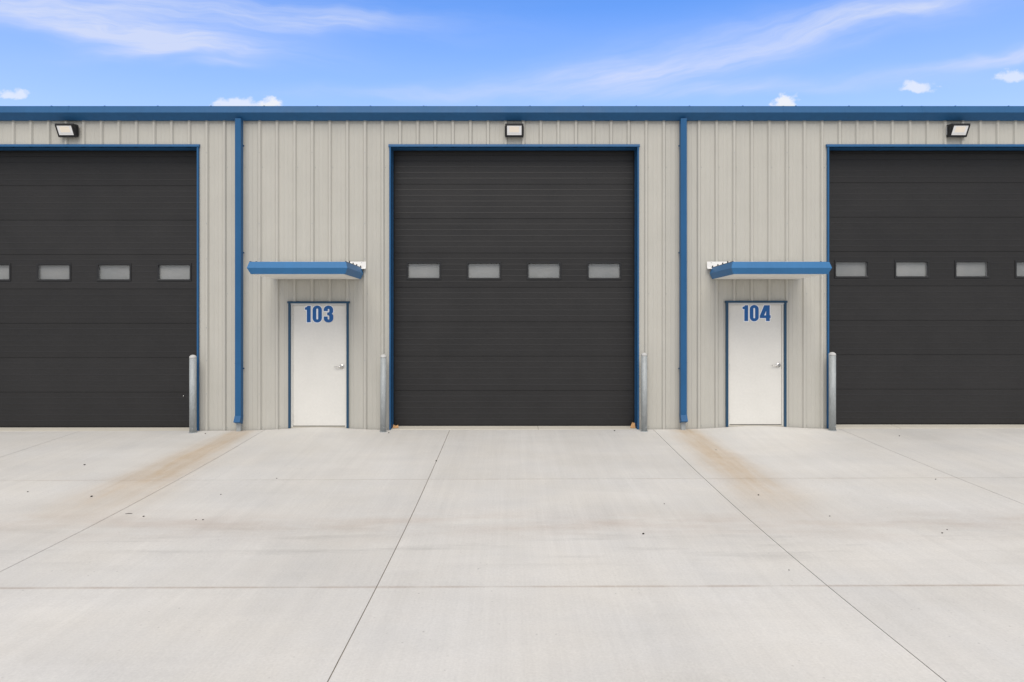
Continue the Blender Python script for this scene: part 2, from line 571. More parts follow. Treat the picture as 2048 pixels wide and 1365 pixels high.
def zg(x, y):
    z = 0.05
    for (a, za), (b_, zb) in zip(PROF[:-1], PROF[1:]):
        if y <= a and y >= b_:
            t = (a - y) / (a - b_)
            i_ = PROF.index((a, za))
            pm = PROF[max(0, i_ - 1)][1]; pn = PROF[min(len(PROF) - 1, i_ + 2)][1]
            if b_ < -20: pn = zb
            z = 0.5 * (2 * za + (zb - pm) * t + (2 * pm - 5 * za + 4 * zb - pn) * t * t + (3 * za - pm - 3 * zb + pn) * t ** 3)
            break
    if y > 0:
        z = 0.0
    z += 0.003 * max(-12, min(12, x))
    for e in ENTRY:
        z += (e['z'] - 0.003 * e['x']) * math.exp(-((x - e['x']) / 0.74) ** 2) * math.exp(-(y / 1.1) ** 2)
    return z


g = MB()
gs = [-1500, -400, -120, -60, -30, 30, 60, 120, 400, 1500]
for i in range(len(gs) - 1):
    for j in range(len(gs) - 1):
        g.face([(gs[i], gs[j], -0.34), (gs[i + 1], gs[j], -0.34), (gs[i + 1], gs[j + 1], -0.34), (gs[i], gs[j + 1], -0.34)])
tag(g.build('ground', 'ground'), 'dry open ground around the concrete pavement', kind='structure')

pav = tag(empty('pavement', (0, 0, 0)), 'pale concrete pavement of large sawn slabs in front of the doors', kind='structure')
GAPX, GAPY = 0.0040, 0.0030
for i in range(len(JX) - 1):
    for j in range(len(JY) - 1):
        x0, x1 = JX[i] + GAPX, JX[i + 1] - GAPX
        y1, y0 = JY[j] - (GAPY if j else 0), JY[j + 1] + GAPY
        near = JY[j] > -10 and abs(0.5 * (x0 + x1)) < 12
        nx, ny = (14, 14) if near else (3, 3)
        xs = [x0 + (x1 - x0) * k / nx for k in range(nx + 1)]
        ys = [y0 + (y1 - y0) * k / ny for k in range(ny + 1)]
        b = MB()
        W = len(xs)
        for yy in ys:
            for xx in xs:
                b.v.append((xx, yy, zg(xx, yy)))
        for a in range(ny):
            for c in range(nx):
                q = a * W + c
                b.f.append((q, q + 1, q + W + 1, q + W)); b.smooth.append(True)
        ring = [c for c in range(W)] + [a * W + W - 1 for a in range(1, ny + 1)] + \
               [ny * W + c for c in range(W - 2, -1, -1)] + [a * W for a in range(ny - 1, 0, -1)]
        base = len(b.v)
        n = len(ring)
        for q in ring:
            b.v.append(b.v[q])
        for q in ring:
            b.v.append((b.v[q][0], b.v[q][1], -0.3))
        for k in range(n):
            k2 = (k + 1) % n
            b.f.append((base + k, base + n + k, base + n + k2, base + k2)); b.smooth.append(False)
        b.f.append(tuple(base + n + k for k in reversed(range(n)))); b.smooth.append(False)
        b.build('concrete_slab', 'concrete', pav, fix=False)

# sealant and silt held a few millimetres down in the joints
def strip(pts, dx_, dy_, material):
    b = MB()
    top = [((x - dx_, y - dy_, zg(x, y) - 0.007), (x + dx_, y + dy_, zg(x, y) - 0.007)) for x, y in pts]
    b.prism([[p, q, (q[0], q[1], -0.25), (p[0], p[1], -0.25)] for p, q in top], True, True)
    b.build('joint_filler', material, pav)


for xj in JX[1:-1]:
    strip([(xj, -0.05 - 26.3 * (k / 110) ** 1.3) for k in range(111)], 0.006, 0.0, 'seal_grey')
for yj in JY[1:-1]:
    strip([(JX[0] + (JX[-1] - JX[0]) * k / 90, yj) for k in range(91)], 0.0, 0.0055, 'seal_brown')

# ------------------------------------------------------------------ building
WX0, WX1, EAVE, DEPTH = -15.5, 15.5, 5.52, 15.0
bld = tag(empty('metal_building', (0, 0, 0)),
          'long beige ribbed steel warehouse with blue trim and black overhead doors', 'building')
DOORS = [dict(x=-7.55, z=-0.008), dict(x=0.072, z=0.019), dict(x=7.655, z=0.045)]
HW, HTOP, DY = 2.133, 4.895, 0.25
openings = [(d['x'] - HW, d['x'] + HW, -1, HTOP) for d in DOORS] + \
           [(e['x'] - 0.485, e['x'] + 0.485, -1, 2.165 + (e['z'] - 0.046) * 0.4 + 0.005) for e in ENTRY]

RIB = 0.3048
LAP0 = -4.343
RH = 0.031


def panel_profile(xa, xb):
    """front profile (x, y) of the ribbed sheet between xa and xb"""
    pts = []
    k0 = math.floor((xa - LAP0) / RIB) - 1
    k1 = math.ceil((xb - LAP0) / RIB) + 1
    raw = []
    for k in range(k0, k1 + 1):
        c = LAP0 + k * RIB
        raw += [(c - 0.037, 0), (c - 0.017, -RH), (c + 0.017, -RH), (c + 0.037, 0)]
        for s in (0.115, 0.190):      # two low stiffeners in every flat
            raw += [(c + s - 0.014, 0), (c + s - 0.006, -0.0035), (c + s + 0.006, -0.0035), (c + s + 0.014, 0)]

    def at(x):
        for (a, ya), (b_, yb) in zip(raw[:-1], raw[1:]):
            if a <= x <= b_:
                return ya + (yb - ya) * (x - a) / max(1e-9, b_ - a)
        return 0
    pts = [(xa, at(xa))] + [p for p in raw if xa + 1e-5 < p[0] < xb - 1e-5] + [(xb, at(xb))]
    return pts


screws = MB()


def screw(x, y, z):
    loops = []
    for yy, r in ((y, 0.0075), (y - 0.005, 0.0060)):
        loops.append([(x + r * math.cos(a), yy, z + r * math.sin(a)) for a in [k * math.pi / 3 for k in range(6)]])
    screws.prism(loops, True, True)


k = -13
while True:
    xa = LAP0 + k * 3 * RIB + 0.041
    xb = xa + 3 * RIB - 0.0018
    k += 1
    if xb < WX0:
        continue
    if xa > WX1:
        break
    xa2, xb2 = max(xa, WX0), min(xb, WX1)
    xs = sorted({xa2, xb2} | {o[q] for o in openings for q in (0, 1) if xa2 < o[q] < xb2})
    b = MB()
    for a, c in zip(xs[:-1], xs[1:]):
        mid = 0.5 * (a + c)
        z0 = -0.06
        for o in openings:
            if o[0] < mid < o[1]:
                z0 = max(z0, o[3])
        pr = panel_profile(a, c)
        jog = random.uniform(-0.0006, 0.0006)
        lo = [(x, y + jog, z0) for x, y in pr] + [(c, 0.02, z0), (a, 0.02, z0)]
        hi = [(x, y + jog, EAVE) for x, y in pr] + [(c, 0.02, EAVE), (a, 0.02, EAVE)]
        b.prism([lo, hi], True, True)
    b.build('wall_panel', 'wall', bld)
    for r_ in range(3):
        cx = LAP0 + (k - 1) * 3 * RIB + (r_ + 1) * RIB
        lap = r_ == 2
        rows = [0.045, 2.355, 4.55]
        if lap:
            rows += [0.62, 1.20, 1.77, 2.96, 3.57, 4.80]
        for zz in rows:
            px_, py_ = (cx + 0.0, -RH) if (lap and zz not in (0.045, 2.355, 4.55)) else (cx + 0.048, 0.0)
            if not any(o[0] - 0.06 < px_ < o[1] + 0.06 and zz < o[3] + 0.05 for o in openings) and WX0 < px_ < WX1:
                z_ = zz + (zg(px_, 0) if zz < 0.1 else 0)
                screw(px_, py_, z_)
tag(screws.build('wall_screws', 'galv', bld), kind='stuff')

# side walls, rear wall, floor and roof
b = MB().box(WX0 - 0.03, WX0, 0.021, DEPTH, -0.1, EAVE); b.build('side_wall', 'wall', bld)
b = MB().box(WX1, WX1 + 0.03, 0.021, DEPTH, -0.1, EAVE); b.build('side_wall', 'wall', bld)
b = MB().box(WX0 - 0.03, WX1 + 0.03, DEPTH + 0.001, DEPTH + 0.05, -0.1, EAVE); b.build('rear_wall', 'wall', bld)
b = MB().ext_x([(0.02, EAVE + 0.004), (DEPTH / 2, EAVE + 0.46), (DEPTH + 0.1, EAVE + 0.004),
                (DEPTH + 0.1, EAVE + 0.05), (DEPTH / 2, EAVE + 0.52), (0.02, EAVE + 0.05)], WX0 - 0.1, WX1 + 0.1)
b.build('roof', 'flash', bld)
for xx in (WX0 - 0.03, WX1):
    b = MB().prism([[(x_, 0.03, EAVE), (x_, DEPTH, EAVE), (x_, DEPTH / 2, EAVE + 0.45)] for x_ in (xx, xx + 0.03)])
    b.build('gable_wall', 'wall', bld)
b = MB().box(WX0, WX1, 0.45, DEPTH, -0.28, 0.0); b.build('floor_slab', 'sill', bld)

# sculptured eave gutter in lengths, with a thin joint cover at each seam
GP = [(-0.036, 5.352), (-0.062, 5.348), (-0.070, 5.356), (-0.165, 5.453), (-0.163, 5.461), (-0.120, 5.576), (-0.105, 5.582), (-0.080, 5.576),
      (-0.080, 5.560), (0.015, 5.560), (0.015, 5.352)]
seams = [WX0 - 0.1, -13.6, -7.585, -1.44, 4.70, 7.08, 13.2, WX1 + 0.1]
for a, c in zip(seams[:-1], seams[1:]):
    MB().ext_x(GP, a + 0.001, c - 0.001).build('gutter', 'blue', bld)
for s in seams[1:-1]:
    gp2 = [(-0.040, 5.350), (-0.063, 5.3465), (-0.072, 5.354), (-0.167, 5.453), (-0.165, 5.462), (-0.122, 5.578), (-0.110, 5.584),
           (-0.110, 5.570), (-0.155, 5.455), (-0.062, 5.366), (-0.040, 5.360)]
    MB().ext_x(gp2, s - 0.012, s + 0.012).build('gutter_joint', 'blue', bld)
x = WX0 + 0.3
hm = MB().box(-0.012, 0.012, -0.118, 0.0, 5.5825, 5.5855).mesh('gutter_strap', 'blue')
while x < WX1:
    link_mesh('gutter_strap', hm, bld, (x, 0, 0))
    x += 0.9144

# ------------------------------------------------------------------ overhead doors
SEC = 0.6096
PITCH = SEC / 6


def sec_profile(z0, z1):
    """outer face (y, z) of one ribbed door section, bottom to top"""
    pts = [(0.007, z0), (0.0, z0 + 0.003)]
    for q in range(1, 6):
        c = z0 + q * PITCH
        pts += [(0.0, c - 0.005), (-0.0021, c - 0.0035), (-0.0021, c - 0.001), (0.0, c + 0.012)]
    pts += [(0.0, z1 - 0.004), (0.005, z1 - 0.0012)]
    return pts


def clip_prof(pts, za, zb):
    out = []
    for (ya, a), (yb, b_) in zip(pts[:-1], pts[1:]):
        lo, hi = max(a, za), min(b_, zb)
        if hi - lo > 1e-6:
            f = lambda z: ya + (yb - ya) * (z - a) / (b_ - a)
            for q in ((f(lo), lo), (f(hi), hi)):
                if not out or abs(out[-1][0] - q[0]) + abs(out[-1][1] - q[1]) > 1e-6:
                    out.append(q)
    return out


def sec_piece(b, x0, x1, za, zb, prof):
    p = clip_prof(prof, za, zb)
    p = p + [(0.05, p[-1][1]), (0.05, p[0][1])]
    b.ext_x(p, x0, x1)


PW, PH = 0.556, 0.252      # clear pane
prof = sec_profile(0, SEC)
mb_plain = MB()
sec_piece(mb_plain, -HW - 0.04, HW + 0.04, 0, SEC, prof)
me_plain = mb_plain.mesh('door_section', 'door')
mb_win = MB()
WC = [-1.60, -0.533, 0.533, 1.60]
zc = SEC / 2 - 0.008
hx, hz = PW / 2 + 0.008, PH / 2 + 0.008
xe = -HW - 0.04
for c in WC:
    sec_piece(mb_win, xe, c - hx, 0, SEC, prof)
    sec_piece(mb_win, c - hx, c + hx, 0, zc - hz, prof)
    sec_piece(mb_win, c - hx, c + hx, zc + hz, SEC, prof)
    xe = c + hx
sec_piece(mb_win, xe, HW + 0.04, 0, SEC, prof)
me_win = mb_win.mesh('door_section', 'door')


def rrect(w, h, r, seg=4):
    pts = []
    for cx, cz, a0 in ((w / 2 - r, h / 2 - r, 0), (-w / 2 + r, h / 2 - r, 90), (-w / 2 + r, -h / 2 + r, 180), (w / 2 - r, -h / 2 + r, 270)):
        for q in range(seg + 1):
            a = R(a0 + 90 * q / seg)
            pts.append((cx + r * math.cos(a), cz + r * math.sin(a)))
    return pts


def ring_loft(levels):
    """levels: list of (w, h, r, y) loops lofted in order"""
    b = MB()
    b.prism([[(x_, y_, z_) for x_, z_ in rrect(w, h, r)] for w, h, r, y_ in levels], True, False)
    return b


OW, OH = 0.612, 0.322
me_frame = ring_loft([(OW, OH, 0.006, 0.004), (OW, OH, 0.006, -0.010), (OW - 0.006, OH - 0.006, 0.006, -0.013),
                      (PW + 0.016, PH + 0.016, 0.02, -0.013), (PW, PH, 0.018, -0.008), (PW, PH, 0.018, 0.012)]).mesh('window_frame', 'frame_blk')
me_spacer = ring_loft([(PW + 0.012, PH + 0.012, 0.016, 0.013), (PW + 0.012, PH + 0.012, 0.016, 0.044)]).mesh('pane_spacer', 'spacer')
me_bead = ring_loft([(PW + 0.012, PH + 0.012, 0.016, 0.0385), (PW - 0.004, PH - 0.004, 0.016, 0.0385), (PW - 0.004, PH - 0.004, 0.016, 0.0435)]).mesh('pane_bead', 'rubber')
b = MB().box(-PW / 2 - 0.012, PW / 2 + 0.012, 0.0445, 0.049, -PH / 2 - 0.012, PH / 2 + 0.012)
me_pane = b.mesh('window_pane', 'pane')
b = MB().box(-PW / 2 - 0.004, PW / 2 + 0.004, 0.0085, 0.0115, -PH / 2 - 0.004, PH / 2 + 0.004)
me_glass = b.mesh('window_glass', 'glass')

labels = ['black sectional overhead door with a bollard at its downspout-side jamb',
          'black sectional overhead door between doors 103 and 104',
          'black sectional overhead door beside the canopy of door 104']
for d, lab in zip(DOORS, labels):
    od = tag(empty('overhead_door', (d['x'], DY, d['z']), bld), lab)
    for s in range(8):
        win = s == 4
        o = link_mesh('door_section', me_win if win else me_plain, od, (0, random.uniform(-0.001, 0.001), 0.014 + s * SEC + (0.0)))
        if win:
            for c in WC:
                lz = 0.014 + s * SEC + zc
                for nm, me in (('window_frame', me_frame), ('pane_spacer', me_spacer), ('pane_bead', me_bead), ('window_pane', me_pane), ('window_glass', me_glass)):
                    link_mesh(nm, me, od, (c, 0, lz))
    b = MB().ext_x([(0.004, 0.0), (0.046, 0.0), (0.046, 0.018), (0.004, 0.018)], -HW - 0.03, HW + 0.03)
    b.build('bottom_seal', 'rubber', od)
    # weather strips at the jambs and head
    for s in (-1, 1):
        xa, xb = sorted((s * (HW - 0.022), s * (HW + 0.004)))
        MB().box(xa, xb, -0.014, -0.0035, 0.004, HTOP - d['z'] - 0.02).build('weather_strip', 'rubber', od)
    MB().box(-HW, HW, -0.016, -0.0035, HTOP - d['z'] - 0.028, HTOP - d['z'] - 0.003).build('weather_strip', 'rubber', od)
    if d['x'] < -1:
        MB().lathe([(0.001, 0.0), (0.011, 0.0), (0.011, 0.006), (0.006, 0.010)], 12).build('lock_knob', 'steel', od, (1.765, -0.001, 0.555)).rotation_euler = (R(90), 0, 0)
    # ---- opening trim and sill
    zb = d['z'] - 0.03
    for s in (-1, 1):
        x_in = d['x'] + s * HW
        pr = [(x_in, DY - 0.004), (x_in, -0.044), (x_in + s * 0.027, -0.044), (x_in + s * 0.027, -0.002), (x_in + s * 0.004, 0.022), (x_in + s * 0.004, DY - 0.004)]
        MB().prism([[(x_, y_, zb) for x_, y_ in pr], [(x_, y_, HTOP - 0.001) for x_, y_ in pr]]).build('jamb_trim', 'blue', bld)
    hp = [(DY - 0.004, HTOP), (-0.052, HTOP), (-0.054, HTOP + 0.004), (-0.036, HTOP + 0.046), (-0.002, HTOP + 0.048), (-0.002, HTOP + 0.006), (DY - 0.004, HTOP + 0.006)]
    MB().ext_x(hp, d['x'] - HW - 0.042, d['x'] + HW + 0.042).build('head_trim', 'blue', bld)
    # sill between pavement and door: two lengths with an open joint
    cut = d['x'] + (0.42 if abs(d['x']) < 1 else -0.9)
    zs0, zs1 = zg(d['x'] - HW, 0), zg(d['x'] + HW, 0)
    for a, c in ((d['x'] - HW + 0.002, cut - 0.003), (cut + 0.003, d['x'] + HW - 0.002)):
        top = d['z'] - 0.001
        sp = [(-0.030, top - 0.020), (-0.024, top - 0.013), (0.42, top), (0.42, -0.27), (-0.030, -0.27)]
        MB().ext_x(sp, a, c).build('door_sill', 'sill', bld)

# ------------------------------------------------------------------ entry doors
def fill_poly(loops, y):
    b = MB()
    vec = [[Vector((p[0], p[1], 0)) for p in lp] for lp in loops]
    tris = tessellate_polygon(vec)
    flat = [p for lp in loops for p in lp]
    b.v = [(p[0], y, p[1]) for p in flat]
    b.f = [tuple(t) for t in tris]
    b.smooth = [False] * len(b.f)
    # thin edge so that the vinyl has a thickness
    base = 0
    for lp in loops:
        n = len(lp)
        i = len(b.v)
        b.v += [(p[0], y + 0.0015, p[1]) for p in lp]
        for q in range(n):
            b.f.append((base + q, base + (q + 1) % n, i + (q + 1) % n, i + q)); b.smooth.append(False)
        base += n
    return b


def offset_poly(lp, d):
    n = len(lp)
    area = sum(lp[i][0] * lp[(i + 1) % n][1] - lp[(i + 1) % n][0] * lp[i][1] for i in range(n))
    sg = 1 if area > 0 else -1
    out = []
    for i in range(n):
        p0, p1, p2 = (Vector(lp[(i + q) % n]) for q in (-1, 0, 1))
        e1 = (p1 - p0).normalized(); e2 = (p2 - p1).normalized()
        n1 = Vector((e1.y, -e1.x)) * sg; n2 = Vector((e2.y, -e2.x)) * sg
        m_ = n1 + n2
        if m_.length < 0.2:
            m_ = n1
        m_.normalize()
        s = d / max(0.55, m_.dot(n1))
        out.append(tuple(p1 + m_ * s))
    return out


def arc(cx, cy, rx, ry, a0, a1, n=8):
    return [(cx + rx * math.cos(R(a0 + (a1 - a0) * q / n)), cy + ry * math.sin(R(a0 + (a1 - a0) * q / n))) for q in range(n + 1)]


def stadium(w, h, rr, cx, cy):
    return [(cx + x_, cy + z_) for x_, z_ in rrect(w, h, rr, 7)]


# glyphs in millimetres, baseline at 0, cap height 280
G1 = [[(0, 252), (24, 256), (44, 280), (92, 280), (92, 0), (33, 0), (33, 219), (0, 219)]]
G0 = [stadium(154, 288, 74, 77, 140), stadium(40, 200, 19.5, 77, 140)]
G3 = [[(0, 196), (0, 216)] + arc(78, 216, 78, 68, 180, 0, 12) + [(156, 186)] + arc(120, 186, 36, 36, 0, -70, 5)
      + arc(120, 104, 38, 38, 66, 0, 5) + arc(79, 64, 79, 68, 0, -180, 12)[0:] + [(0, 92), (60, 92), (60, 56)]
      + arc(79, 56, 19, 18, 180, 360, 7) + [(98, 100)] + arc(74, 100, 24, 24, 0, 80, 4) + [(60, 126), (60, 162)]
      + arc(76, 186, 22, 22, -80, 0, 4) + [(98, 218)] + arc(80, 218, 18, 18, 0, 180, 7) + [(62, 196)]]
G4 = [[(78, 280), (172, 280), (172, 96), (188, 96), (188, 55), (172, 55), (172, 0), (112, 0), (112, 55), (0, 55), (0, 92)],
      [(112, 190), (112, 96), (68, 96)]]
GLY = {'1': (G1, 92), '0': (G0, 154), '3': (G3, 158), '4': (G4, 188)}


def handle_mesh():
    b = MB()
    seg = 20
    loops = []
    for r_, y_ in ((0.037, 0.0), (0.037, -0.008), (0.030, -0.012), (0.014, -0.013), (0.013, -0.046), (0.011, -0.050)):
        loops.append([(1.1 * r_ * math.cos(2 * math.pi * q / seg), y_, 1.1 * r_ * math.sin(2 * math.pi * q / seg)) for q in range(seg)])
    b.prism(loops, True, True, True)
    b.tube([(0.0, -0.044, 0), (-0.03, -0.046, 0.001), (-0.07, -0.046, -0.001), (-0.105, -0.043, -0.003), (-0.122, -0.034, -0.003)],
           [0.012, 0.010, 0.0085, 0.008, 0.007], 10)
    return b.mesh('door_handle', 'steel')


me_handle = handle_mesh()
me_hinge = MB().prism([[(0.0065 * math.cos(a), 0.0065 * math.sin(a), z_) for a in [q * math.pi / 5 for q in range(10)]] for z_ in (-0.057, 0.057)]).mesh('hinge', 'steel')
for e in ENTRY:
    zt = 2.165 + (e['z'] - 0.046) * 0.4      # head of the clear opening
    z0 = e['z']
    xc = e['x']
    LW, LT = 0.452, 2.148 + (zt - 2.165)
    leaf = MB().box(-LW, LW, 0.004, 0.048, 0.016, LT - z0).build('entry_door', 'white', bld, (xc, 0, z0))
    tag(leaf, 'white steel door marked %s in blue numerals' % e['num'])
    bevel(leaf, 0.002, 1)
    H = zt - z0
    # steel frame: two jambs, head, stop behind
    for s in (-1, 1):
        xa, xb = sorted((s * (LW + 0.003), s * 0.484))
        MB().box(xa, xb, -0.012, 0.10, 0.0, H).build('frame_jamb', 'white', leaf)
        xa, xb = sorted((s * (LW - 0.016), s * (LW + 0.0028)))
        MB().box(xa, xb, 0.052, 0.10, 0.0, H - 0.02).build('frame_stop', 'white', leaf)
        xa, xb = sorted((s * 0.4845, s * 0.522))
        MB().box(xa, xb, -0.046, -0.001, 0.0 - 0.02, H + 0.022).build('jamb_trim', 'navy', leaf)
    MB().box(-LW - 0.0028, LW + 0.0028, -0.0118, 0.0995, LT - z0 + 0.003, H).build('frame_head', 'white', leaf)
    MB().ext_x([(-0.001, H + 0.0225), (-0.052, H + 0.0225), (-0.052, H + 0.056), (-0.001, H + 0.060)], -0.537, 0.537).build('head_trim', 'navy', leaf)
    MB().box(-0.4840, 0.4840, -0.034, -0.001, H + 0.0005, H + 0.022).build('frame_drip', 'spacer', leaf)
    MB().box(-0.484, 0.484, -0.02, 0.16, -0.25, 0.003).build('threshold', 'sill', leaf)
    MB().box(-LW + 0.004, LW - 0.004, 0.02, 0.046, 0.0035, 0.0155).build('door_sweep', 'rubber', leaf)
    for hz_ in (0.16, 1.01, 1.90):
        link_mesh('hinge', me_hinge, leaf, (-LW - 0.002, -0.003, hz_))
    link_mesh('door_handle', me_handle, leaf, (LW - 0.058, 0.004, 1.045))
    MB().box(LW - 0.003, LW + 0.0035, -0.0135, 0.0035, 1.0, 1.10).build('strike_plate', 'steel', leaf)
    # numerals
    sc = 0.001 * (0.99 if e['num'] == '103' else 0.95)
    gaps = {'103': [0, 42, 42], '104': [0, 40, 30]}[e['num']]
    tot = sum(GLY[ch][1] for ch in e['num']) + sum(gaps)
    cx = (0.0 if e['num'] == '103' else 0.020) - tot * sc / 2
    zb = LT - z0 - 0.010 - 284 * sc + 0.006
    for ch, gp in zip(e['num'], gaps):
        loops, w = GLY[ch]
        cx += gp * sc
        lp = [[(cx + p[0] * sc, zb + p[1] * sc) for p in l_] for l_ in loops]
        lp = [offset_poly(lp[0], 0.0045)] + [offset_poly(h_, -0.0040) for h_ in lp[1:]]
        back = [offset_poly(lp[0], 0.0105)]
        fill_poly(back, 0.0024).build('numeral_outline', 'decal_w', leaf)
        fill_poly(lp, 0.0006).build('numeral', 'decal', leaf)
        cx += w * sc

# ------------------------------------------------------------------ downspouts
def rect_loop(cx, cy, w, d, z, ang=0.0):
    return [(cx - w / 2, cy - d / 2, z), (cx + w / 2, cy - d / 2, z), (cx + w / 2, cy + d / 2, z), (cx - w / 2, cy + d / 2, z)]


def make_downspout(x, ztop, zbot, label):
    r = tag(empty('downspout', (x, -RH, 0)), label, 'downspout', 'blue downspouts between the bays')
    w, d = 0.104, 0.112
    cy = -d / 2 - 0.004
    b = MB()
    b.prism([rect_loop(0, cy, w, d, zbot + 0.12), rect_loop(0, cy, w, d, ztop)], True, True)
    o = b.build('pipe', 'blue', r); bevel(o, 0.006, 2)
    # lower slip joint and kicked-out shoe
    b = MB()
    q = 0.004
    b.prism([rect_loop(0, cy, w + q, d + q, zbot + 1.02), rect_loop(0, cy, w + q, d + q, zbot + 1.03)], True, True)
    b.build('joint_band', 'blue', r)
    b = MB()
    l0 = rect_loop(0, cy, w + 0.004, d + 0.004, zbot + 0.125)
    l1 = [(-w / 2 - 0.004, cy - d / 2 - 0.045, zbot + 0.045), (w / 2 + 0.004, cy - d / 2 - 0.045, zbot + 0.045),
          (w / 2 + 0.004, cy + d / 2 - 0.03, zbot + 0.0), (-w / 2 - 0.004, cy + d / 2 - 0.03, zbot + 0.0)]
    l2 = [(-w / 2 - 0.004, cy - d / 2 - 0.060, zbot + 0.020), (w / 2 + 0.004, cy - d / 2 - 0.060, zbot + 0.020),
          (w / 2 + 0.004, cy + d / 2 - 0.040, zbot - 0.025), (-w / 2 - 0.004, cy + d / 2 - 0.040, zbot - 0.025)]
    b.prism([l0, l1, l2], True, True)
    o = b.build('shoe', 'blue', r); bevel(o, 0.004, 2)
    b = MB()
    b.prism([rect_loop(0, cy + 0.005, w * 0.7, d * 0.6, zg(x, -0.1) - 0.02), rect_loop(0, cy + 0.005, w * 0.7, d * 0.6, zbot + 0.03)], True, True)
    b.build('drain_stub', 'galv', r)
    for zz in (1.05, 3.05, 4.9):
        b = MB()
        b.box(-w / 2 - 0.016, w / 2 + 0.016, -0.018, 0.0, zz, zz + 0.022)
        b.build('strap', 'blue', r)
        for s in (-1, 1):
            MB().box(s * (w / 2 + 0.009) - 0.005, s * (w / 2 + 0.009) + 0.005, -0.024, -0.018, zz + 0.006, zz + 0.016).build('strap_screw', 'rubber', r)
    return r


make_downspout(SPOUT_X[0], 5.36, 0.135, 'blue steel downspout beside the canopy of door 103, rust streak at its foot')
make_downspout(SPOUT_X[1], 5.36, 0.150, 'blue steel downspout between door 104 and the middle overhead door bollard')

# ------------------------------------------------------------------ door canopies
def make_canopy(xc, bare, num):
    """bare: side (+1 / -1) whose wall flashing stands out past the fascia end"""
    r = tag(empty('door_canopy', (xc, 0, 2.64)), {'103': 'blue edged canopy over door 103, clear of the overhead door jamb', '104': 'blue edged canopy over door 104, touching an overhead door jamb'}[num], 'canopy', 'canopies over the entry doors')
    hw, dep = 0.785, 1.20
    kx = 0.0
    prof_f = [(0.045, 0.0), (0.0, 0.094), (0.030, 0.192), (0.045, 0.192), (0.016, 0.094), (0.060, 0.0)]   # inset from outermost, z
    # front fascia with mitred ends
    def loop(s):
        return [(s * (hw - i), -(dep - i), z_) for i, z_ in prof_f]
    MB().prism([loop(-1), loop(1)]).build('front_fascia', 'canopy_blue', r)
    for s in (-1, 1):
        a = [(s * (hw - i), -(dep - i) + 0.0005, z_) for i, z_ in prof_f]
        c = [(s * (hw - i), -RH - 0.003, z_ - 0.032) for i, z_ in prof_f]
        MB().prism([a, c]).build('side_fascia', 'canopy_blue', r)
    # soffit made of three boards
    xs = [-hw + 0.062, -0.26, 0.26, hw - 0.062]
    for a, c in zip(xs[:-1], xs[1:]):
        MB().ext_x([(-(dep - 0.062), -0.004), (-RH - 0.004, -0.036), (-RH - 0.004, -0.020), (-(dep - 0.062), 0.012)], a + 0.0015, c - 0.0015).build('soffit_panel', 'soffit', r)
    # ribbed roof deck
    b = MB()
    y = -(dep - 0.05)
    pr = []
    while y < -0.10:
        pr += [(y, 0.150), (y + 0.05, 0.150), (y + 0.06, 0.172), (y + 0.085, 0.172), (y + 0.095, 0.150)]
        y += 0.16
    pr = pr + [(-0.042, 0.150), (-0.042, 0.142), (-(dep - 0.05), 0.142)]
    b.ext_x(pr, -hw + 0.05, hw - 0.05)
    b.build('roof_deck', 'flash', r)
    # dark edge strip and clips along each side, seen against the white wall flashing
    for s in (-1, 1):
        xa, xb = sorted((s * (hw - 0.030), s * (hw - 0.046)))
        b = MB()
        b.prism([[(xa, -(dep - 0.035), 0.1925), (xb, -(dep - 0.035), 0.1925), (xb, -(dep - 0.035), 0.200), (xa, -(dep - 0.035), 0.200)],
                 [(xa, -0.04, 0.1605), (xb, -0.04, 0.1605), (xb, -0.04, 0.168), (xa, -0.04, 0.168)]])
        b.build('edge_strip', 'frame_blk', r)
        for q, yy in enumerate((-0.90, -0.64, -0.38, -0.08)):
            zz = 0.160 + 0.032 * (-yy / 1.2)
            MB().box(xa, xb, yy - 0.010, yy + 0.010, zz + 0.006, zz + 0.034).build('deck_clip', 'frame_blk', r)
    # white flashing on the wall
    b = MB().ext_x([(-RH - 0.0005, 0.140), (-RH - 0.07, 0.140), (-RH - 0.07, 0.146), (-RH - 0.006, 0.166), (-RH - 0.006, 0.268), (-RH - 0.0005, 0.270)],
                   -hw - 0.045, hw + 0.045)
    b.build('wall_flashing', 'flash', r)
    for q in range(6):
        xx = -hw + 0.03 + q * (2 * hw - 0.06) / 5
        MB().box(xx - 0.006, xx + 0.006, -RH - 0.011, -RH - 0.006, 0.246, 0.256).build('flashing_screw', 'galv', r)
    return r


make_canopy(-3.322, 1, '103')
make_canopy(4.240, -1, '104')

